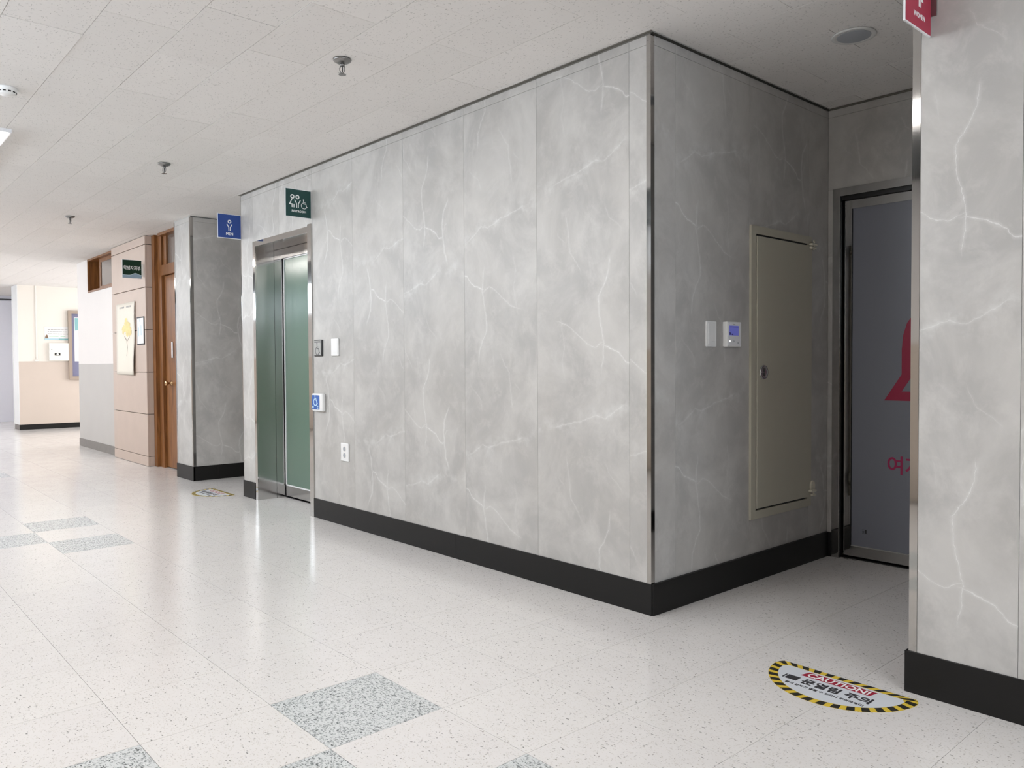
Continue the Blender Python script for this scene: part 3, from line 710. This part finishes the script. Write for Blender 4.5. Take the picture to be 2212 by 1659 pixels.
t = sign('projecting_sign', 'blue projecting MEN sign on the wall corner beside the recess', -4.307, SY, 2.258, M['blue'])
mb = MB(); man(mb, -.10, .054, .78); mb.obj('pictogram', M['white'], t)
text_obj('lettering', 'MEN', .03, M['white'], t, (-.10, -.0044, -.062), bold=.0007, width=.058)
t = sign('projecting_sign', 'crimson projecting WOMEN sign cut off by the top edge, on the right wall', 1.134, SY, 2.251, M['crimson'], True, True)
mb = MB(); woman(mb, -.095, .062, .80); mb.obj('pictogram', M['white'], t)
text_obj('lettering', 'WOMEN', .03, M['white'], t, (-.095, -.0044, -.058), bold=.0006, width=.085)
t = sign('projecting_sign', 'bottle green projecting sign with Korean lettering and pale blue wave on the stone pier', -7.0, .012, 2.157, M['green2'], False)
MB().box(-.001, .017, -.004, .004, -.075, .06).obj('wall_bracket', M['plastic2'], t)
wv = [(-.194, -.094), (-.006, -.094)]
top = [(-.006-(.188*i/20), -.064+.024*math.exp(-((.32-i/20)/.20)**2)-.004*math.sin(i/20*3)) for i in range(21)]
MB().prism(wv+top, -.0046, -.004).obj('wave', M['wave'], t)
mb = MB(); mb.stroke(top, .005, -.0049, -.0045); mb.obj('wave_line', M['wave2'], t)
text_obj('lettering', '학생자치부', .045, M['white'], t, (-.10, -.0044, .012), bold=.0009, width=.172, zs=1.35)

# ================================================================ WALL DEVICES ON THE FRONT WALL
t = thing('door_button', 'grey wheelchair door button plate in a black frame beside the steel door', 'button', (-2.979, 0, 1.226))
MB().box(-.06, .06, -.010, .0, -.059, .059, bev=.006, seg=2).obj('frame', M['blk'], t)
MB().box(-.052, .047, -.0125, -.0101, -.052, .053, bev=.002).obj('button_plate', M['grey_pl'], t)
mb = MB(); chair_icon(mb, .0, -.010, 1.05, -.0135, -.0126, .004); mb.box(-.045, .04, -.0135, -.0126, .040, .047); mb.obj('pictogram', M['ink'], t)
t = thing('switch_plate', 'tall blank white switch plate right of the grey wheelchair button', 'switch', (-2.740, 0, 1.228))
MB().box(-.049, .049, -.011, .0, -.06, .06, bev=.005, seg=2).obj('plate', M['plastic'], t)
MB().box(-.036, .040, -.0122, -.0112, -.050, .050, bev=.0008).obj('rocker', M['plastic'], t)
MB().box(-.012, .016, -.0130, -.0123, -.040, -.038).obj('maker_line', M['plastic2'], t)
t = thing('touch_sensor', 'blue wheelchair touch sensor in a rounded white housing near the door', 'sensor', (-2.968, 0, .838))
MB().box(-.074, .080, -.030, .0, -.064, .064, bev=.012, seg=3).obj('housing', M['plastic'], t, smooth=False)
MB().box(-.068, .040, -.0325, -.0301, -.050, .051, bev=.002).obj('touch_face', M['bluedev'], t)
mb = MB(); chair_icon(mb, -.012, .012, .95, -.0335, -.0326, .009); mb.obj('pictogram', M['cyan'], t)
MB().box(-.060, -.040, -.0335, -.0326, -.043, -.026).box(.010, .028, -.0335, -.0326, -.043, -.034).box(.010, .028, -.0335, -.0326, -.030, -.022).obj('small_symbols', M['cyan'], t, kind='stuff')
t = thing('power_outlet', 'white double power outlet low on the marble wall', 'outlet', (-2.620, 0, .508))
MB().box(-.051, .051, -.010, .0, -.062, .062, bev=.005, seg=2).obj('plate', M['plastic'], t)
for dz in (.022, -.022):
    so = MB().lathe([(.0195, -.0101), (.0195, -.0115), (.017, -.0118), (.016, -.0108)], 'y', 24, (0, 0, dz)).obj('socket', M['plastic2'], t)
    MB().lathe([(.0155, -.0109), (.0155, -.0121)], 'y', 20, (0, 0, dz)).obj('socket_recess', M['speaker'], so)
# ================================================================ WALL DEVICES ON THE SIDE WALL (faces +x)
t = thing('switch_plate', 'tall white switch plate on the dim side wall, left of the thermostat', 'switch', (0, .441, 1.241), R90)
MB().box(-.041, .041, -.011, .0, -.061, .061, bev=.006, seg=2).obj('plate', M['plastic'], t)
MB().box(-.027, .027, -.0132, -.0112, -.050, .050, bev=.002).obj('rocker', M['plastic'], t)
MB().box(-.004, .024, -.0138, -.0133, -.038, -.0365).obj('maker_line', M['print'], t)
t = thing('thermostat', 'white thermostat with blue lit screen, left of the beige access panel', 'thermostat', (0, .607, 1.242), R90)
MB().box(-.060, .060, -.026, .0, -.060, .060, bev=.004, seg=2).obj('housing', M['plastic'], t)
MB().box(-.054, .056, -.0275, -.0261, -.056, .056, bev=.001).obj('front_plate', M['card'], t)
MB().box(-.046, .034, -.0285, -.0276, -.006, .041).obj('screen', M['screen'], t)
MB().box(-.044, -.036, -.0289, -.0286, -.004, .008).box(-.033, -.030, -.0289, -.0286, -.004, .004).box(-.024, -.014, -.0289, -.0286, -.004, .002).box(-.042, .030, -.0289, -.0286, .034, .0355).obj('screen_marks', M['lcdink'], t)
MB().box(-.014, .004, -.0285, -.0276, .046, .0485).obj('maker_line', M['print'], t)
MB().lathe([(.0045, -.0276), (.004, -.029)], 'y', 14, (-.040, 0, -.034)).obj('status_light', M['led'], t)
for dx, dz in ((-.006, -.034), (.030, -.042)): MB().lathe([(.005, -.0276), (.0045, -.0283)], 'y', 14, (dx, 0, dz)).obj('key', M['speaker'], t)

# beige access panel
t = thing('access_panel', 'tall beige metal access panel with round latch on the dim side wall', 'access panel', (0, 1.085, 1.052), R90)
x0, x1, z0, z1 = -.305, .305, -.738, .738
MB().ringprism([(x0, z0), (x1, z0), (x1, z1), (x0, z1)], [(x0+.043, z0+.042), (x1-.043, z0+.042), (x1-.043, z1-.040), (x0+.043, z1-.040)], -.012, .0).obj('frame', M['beige'], t)
MB().box(x0+.044, x1-.044, -.003, -.001, z0+.043, z1-.041).obj('shadow_gap', M['blk'], t)
lf = MB().box(x0+.050, x1-.030, -.016, -.0035, z0+.052, z1-.050, bev=.0015).obj('panel_leaf', M['beige'], t)
lt = MB().lathe([(.036, -.0161), (.037, -.019), (.034, -.024), (.030, -.022), (.027, -.017)], 'y', 30, (x0+.107, 0, .004)).obj('latch_ring', M['latch'], lf, smooth=True)
MB().lathe([(.026, -.0165), (.025, -.0195)], 'y', 24, (x0+.107, 0, .004)).box(x0+.086, x0+.128, -.024, -.0186, .0015, .0065).obj('latch_turn', M['latch'], lt)
MB().box(x0+.1045, x0+.1095, -.0245, -.0187, -.016, .024).obj('latch_slot', M['blk'], lt)
hg = MB(); hg.box(x1-.035, x1+.022, -.034, -.012, z1-.048, z1-.036, bev=.003); hg.box(x1-.035, x1+.020, -.030, -.012, z1-.066, z1-.054, bev=.003)
hg.lathe([(.005, z1-.070), (.005, z1-.028)], 'z', 12, (x1+.004, -.022, 0)); hg.box(x1-.004, x1+.010, -.026, -.018, z1-.028, z1-.018, bev=.002)
hg.obj('top_hinge', M['beige2'], t)
hg = MB(); hg.box(x1-.035, x1+.020, -.036, -.012, z0+.078, z0+.090, bev=.003); hg.box(x1-.010, x1+.022, -.030, -.012, z0+.055, z0+.063, bev=.003)
hg.lathe([(.005, z0+.058), (.005, z0+.085)], 'z', 12, (x1+.008, -.022, 0))
hg.prism([(x1-.016, z0+.09), (x1+.026, z0+.09), (x1+.026, z0+.115), (x1+.020, z0+.130), (x1+.005, z0+.138), (x1-.009, z0+.130), (x1-.016, z0+.115)], -.022, -.012)
hg.obj('bottom_hinge', M['beige2'], t)

# ================================================================ FLOOR STICKERS
def sticker(x, y, label):
    """half-moon, flat on the floor; built in a local (x, y) plane with the straight edge up"""
    t = thing('caution_sticker', label, 'floor sticker', (x, y, 0), 0, 'half-moon door warning stickers on the floor')
    def lay(mb, name, mat, z, par=t):
        # the helper draws in (x, z); turn it flat
        for v in mb.bm.verts: v.co = Vector((v.co.x, v.co.z, z-v.co.y))
        return mb.obj(name, mat, par)
    def dshape(r, top, rc=.035):
        pts = []
        for i in range(41):
            a = math.pi+math.pi*i/40; pts.append((r*math.cos(a), r*1.0*math.sin(a)*.98))
        # rounded upper corners
        pts = [(-r+rc*.45, top), ] + [(-r+.004, top-.02)] + [q for q in pts if q[1] < top-.03] + [(r-.004, top-.02), (r-rc*.45, top)]
        return pts
    O, I = dshape(.250, .022), dshape(.217, -.008)
    lay(MB().prism(O, -.0003, 0), 'yellow_border', M['yellow'], .0002)
    # walk the border and set black bars
    n = len(O); L = [0]
    for i in range(n):
        a, b_ = O[i], O[(i+1) % n]; L.append(L[-1]+math.hypot(b_[0]-a[0], b_[1]-a[1]))
    def at(P_, Ls, s_):
        s_ = s_ % Ls[-1]
        for i in range(len(P_)):
            if Ls[i] <= s_ <= Ls[i+1]:
                f = (s_-Ls[i])/max(1e-9, Ls[i+1]-Ls[i]); a, b_ = P_[i], P_[(i+1) % len(P_)]
                return (a[0]+(b_[0]-a[0])*f, a[1]+(b_[1]-a[1])*f)
    def shrink(q): return (q[0]*.862, (q[1]-.0)*.86-.004 if q[1] < 0 else q[1]*.3-.010)
    bars = MB(); N_ = 27; step = L[-1]/N_
    for k in range(N_):
        s_ = k*step; a, b_ = at(O, L, s_), at(O, L, s_+step*.55)
        c, d_ = shrink(at(O, L, s_+step*.55+.008)), shrink(at(O, L, s_+.008))
        a = (a[0]*.997, a[1]*.997); b_ = (b_[0]*.997, b_[1]*.997)
        bars.prism([a, b_, c, d_], -.0003, 0)
    lay(bars, 'black_bars', M['blkst'], .0005)
    lay(MB().prism(I, -.0003, 0), 'white_field', M['stw'], .0009)
    lay(MB().prism([(-.115, -.020), (.125, -.020), (.115, -.062), (-.125, -.062)], -.0003, 0), 'red_banner', M['red'], .0013)
    ic = MB(); ic.prism([(-.156, -.085), (-.112, -.085), (-.112, -.122), (-.156, -.122)], -.0003, 0); lay(ic, 'door_icon', M['ink'], .0013)
    ic = MB(); ic.prism([(-.166, -.088), (-.160, -.085), (-.160, -.122), (-.166, -.119)], -.0003, 0); lay(ic, 'door_icon_edge', M['ink'], .0013)
    for nm, body, w_, yy, zz, mat, bd in (('banner_lettering', 'CAUTION!', .215, -.041, .0017, 'white', .0012), ('large_lettering', '문열림 주의', .235, -.104, .0013, 'ink', .0019), ('small_lettering', '문이 갑자기 열릴 수 있으니 주의하세요!', .27, -.150, .0013, 'ink', .0006)):
        o = text_obj(nm, body, .045, M[mat], t, (0 if nm[0] != 'l' else .022, yy, zz), bold=bd, width=w_)
        o.rotation_euler = (-R90, 0, 0)
        bpy.context.view_layer.update()
        if nm[0] == 'l':
            pass
    return t
st = sticker(.897, -.076, 'yellow and black caution sticker on the floor by the right wall')
dup(st, (-4.668, -.055, 0), None, 'small distant caution sticker on the floor before the men recess')

# ================================================================ THINGS ON THE STONE PIER
t = thing('poster', 'tall cream poster of a yellow tree hung on the stone pier', 'poster', (-7.66, PY, 1.42))
pm = bmesh.new(); nu, nv = 8, 16; grid = {}
for i in range(nu+1):
    for j in range(nv+1):
        u, v = i/nu, j/nv
        wv_ = .003+.022*(u**2)*(.3+.7*(1-v))+.004*math.sin(v*9)*u
        x = -.365+.73*u + (1-v)*(-.03)
        for s_, dy in ((0, 0), (1, .0015)): grid[i, j, s_] = pm.verts.new((x, -wv_-dy, -.415+.83*v))
for i in range(nu):
    for j in range(nv):
        pm.faces.new((grid[i, j, 1], grid[i+1, j, 1], grid[i+1, j+1, 1], grid[i, j+1, 1])); pm.faces.new((grid[i, j, 0], grid[i, j+1, 0], grid[i+1, j+1, 0], grid[i+1, j, 0]))
for i in range(nu):
    for j, f in ((0, 1), (nv, 0)): pm.faces.new((grid[i, j, 0], grid[i+1, j, 0], grid[i+1, j, 1], grid[i, j, 1]))
for j in range(nv):
    for i in (0, nu): pm.faces.new((grid[i, j, 0], grid[i, j, 1], grid[i, j+1, 1], grid[i, j+1, 0]))
q = MB(); q.bm = pm; q.obj('sheet', M['paperc'], t, smooth=True)
def on_sheet(mb, lift):
    for v_ in mb.bm.verts:
        v = (v_.co.z+.415)/.83; u = (v_.co.x+.365+(1-v)*.03)/.73
        v_.co.y = -(.003+.022*(u**2)*(.3+.7*(1-v))+.004*math.sin(v*9)*u)-.0022-lift-(v_.co.y % .0005)
    return mb
random.seed(3)
def blob(mb, cx, cz, rx, rz_, y, n=30, jag=.12):
    mb.prism([(cx+rx*math.cos(2*math.pi*k/n)*(1+random.uniform(-jag, jag)), cz+rz_*math.sin(2*math.pi*k/n)*(1+random.uniform(-jag, jag))) for k in range(n)], y, y+.0005)
mb = MB()
for k in range(36):
    a = random.uniform(0, 6.28); r_ = math.sqrt(random.random()); blob(mb, .04+.20*r_*math.cos(a), .125+.085*r_*math.sin(a), random.uniform(.035, .075), random.uniform(.018, .035), 0, 9, .35)
for k, v_ in enumerate(mb.bm.verts): v_.co.y = 0
on_sheet(mb, .0006)
for k, v_ in enumerate(mb.bm.verts): v_.co.y -= (k//18)*3e-5 + (k//9 % 2)*1e-5
mb.obj('yellow_foliage', M['yel_leaf'], t)
mb = MB(); mb.stroke([(-.05, .03), (.04, -.02), (.07, -.10), (.05, -.20)], .010, 0, .0004, False); mb.stroke([(.15, .02), (.05, -.03)], .007, 0, .0004, False); on_sheet(mb, .0004)
mb.obj('tree_trunk', M['trunk'], t)
mb = MB()
for x in (-.23, -.18, -.13, -.08, .05, .10, .15, .20): mb.box(x, x+.035, 0, .0004, .357, .377)
on_sheet(mb, .0004)
mb.obj('heading', M['print'], t, kind='stuff')
t = thing('door_notice', 'small white notice in a dark frame on the pier beside the poster', 'notice', (-7.115, PY, 1.495))
MB().box(-.125, .125, -.008, .0, -.155, .155, bev=.002).obj('frame', M['ink'], t)
MB().box(-.108, .108, -.0095, -.0081, -.140, .140).obj('card', M['paper'], t)
MB().box(-.07, -.045, -.0101, -.0096, -.06, .04).box(.02, .04, -.0101, -.0096, -.05, .06).box(-.02, .0, -.0101, -.0096, .10, .13).obj('card_print', M['lblue'], t, kind='stuff')

# ================================================================ THINGS ON THE END WALL (faces +x)
t = thing('notice_sign', 'wide white notice sign with light blue bottom strip on the far wall', 'sign', (XE, .60, 1.695), R90)
MB().box(-.20, .21, -.006, .0, -.120, .120, bev=.001).obj('panel', M['paper'], t)
MB().box(-.20, .02, -.0075, -.0061, -.119, -.088).obj('blue_strip', M['lblue'], t); MB().box(.021, .21, -.0075, -.0061, -.119, -.088).obj('teal_strip', M['teal'], t)
mb = MB(); random.seed(5)
for r in range(3):
    x = -.15
    while x < .16:
        w_ = random.uniform(.02, .05); mb.box(x, min(.17, x+w_), -.0068, -.0061, .062-.038*r, .073-.038*r); x += w_+.010
mb.obj('text_lines', M['print'], t, kind='stuff')
MB().box(-.13, .02, -.0068, -.0061, -.060, -.052).box(.05, .13, -.0068, -.0061, -.060, -.050).obj('green_text_line', M['gprint'], t)
MB().prism([(-.195, -.088), (-.14, -.088), (-.15, -.04), (-.165, -.02), (-.185, -.045)], -.0085, -.0076).obj('figure_print', M['trunk'], t)
t = thing('alarm_box', 'cream fire alarm box with black slot below the notice sign', 'alarm box', (XE, .615, 1.367), R90)
MB().box(-.155, .155, -.05, .0, -.158, .158, bev=.004).obj('box', M['plastic2'], t)
MB().box(-.07, .02, -.054, -.0501, -.065, -.020).obj('slot', M['blk'], t); MB().lathe([(.018, -.0541), (.016, -.057)], 'y', 18, (-.025, 0, -.042)).obj('button', M['plastic'], t)
MB().lathe([(.007, -.0501), (.006, -.053)], 'y', 12, (-.115, 0, .040)).obj('indicator', M['ink'], t); MB().box(-.10, .10, -.0508, -.0501, .085, .13).obj('label_plate', M['paper'], t)
t = thing('bulletin_board', 'violet bulletin board in a metal frame half hidden behind the wall edge', 'board', (XE, 1.37, 1.49), R90)
MB().ringprism([(-.60, -.62), (.60, -.62), (.60, .62), (-.60, .62)], [(-.545, -.565), (.545, -.565), (.545, .565), (-.545, .565)], -.05, 0).obj('frame', M['alu'], t)
MB().box(-.545, .545, -.02, -.001, -.565, .565).obj('board_cloth', M['board'], t)
pp = MB().box(-.50, -.05, -.0225, -.0201, -.295, .50).obj('paper_sheet', M['paper'], t)
MB().prism([(-.49, .49), (-.06, .49), (-.30, .36), (-.42, .28), (-.49, .26)], -.0235, -.0226).obj('teal_corner_print', M['teal'], pp)
t = thing('cable_conduit', 'thin white cable conduit running down the far cream wall', 'conduit', (XE, .275, 0), R90)
MB().box(-.012, .012, -.014, .0, 1.235, H-.002, bev=.003).obj('cover', M['plastic2'], t)
MB().box(-.03, .025, -.022, .0, 1.195, 1.23, bev=.003).obj('end_box', M['plastic2'], t)
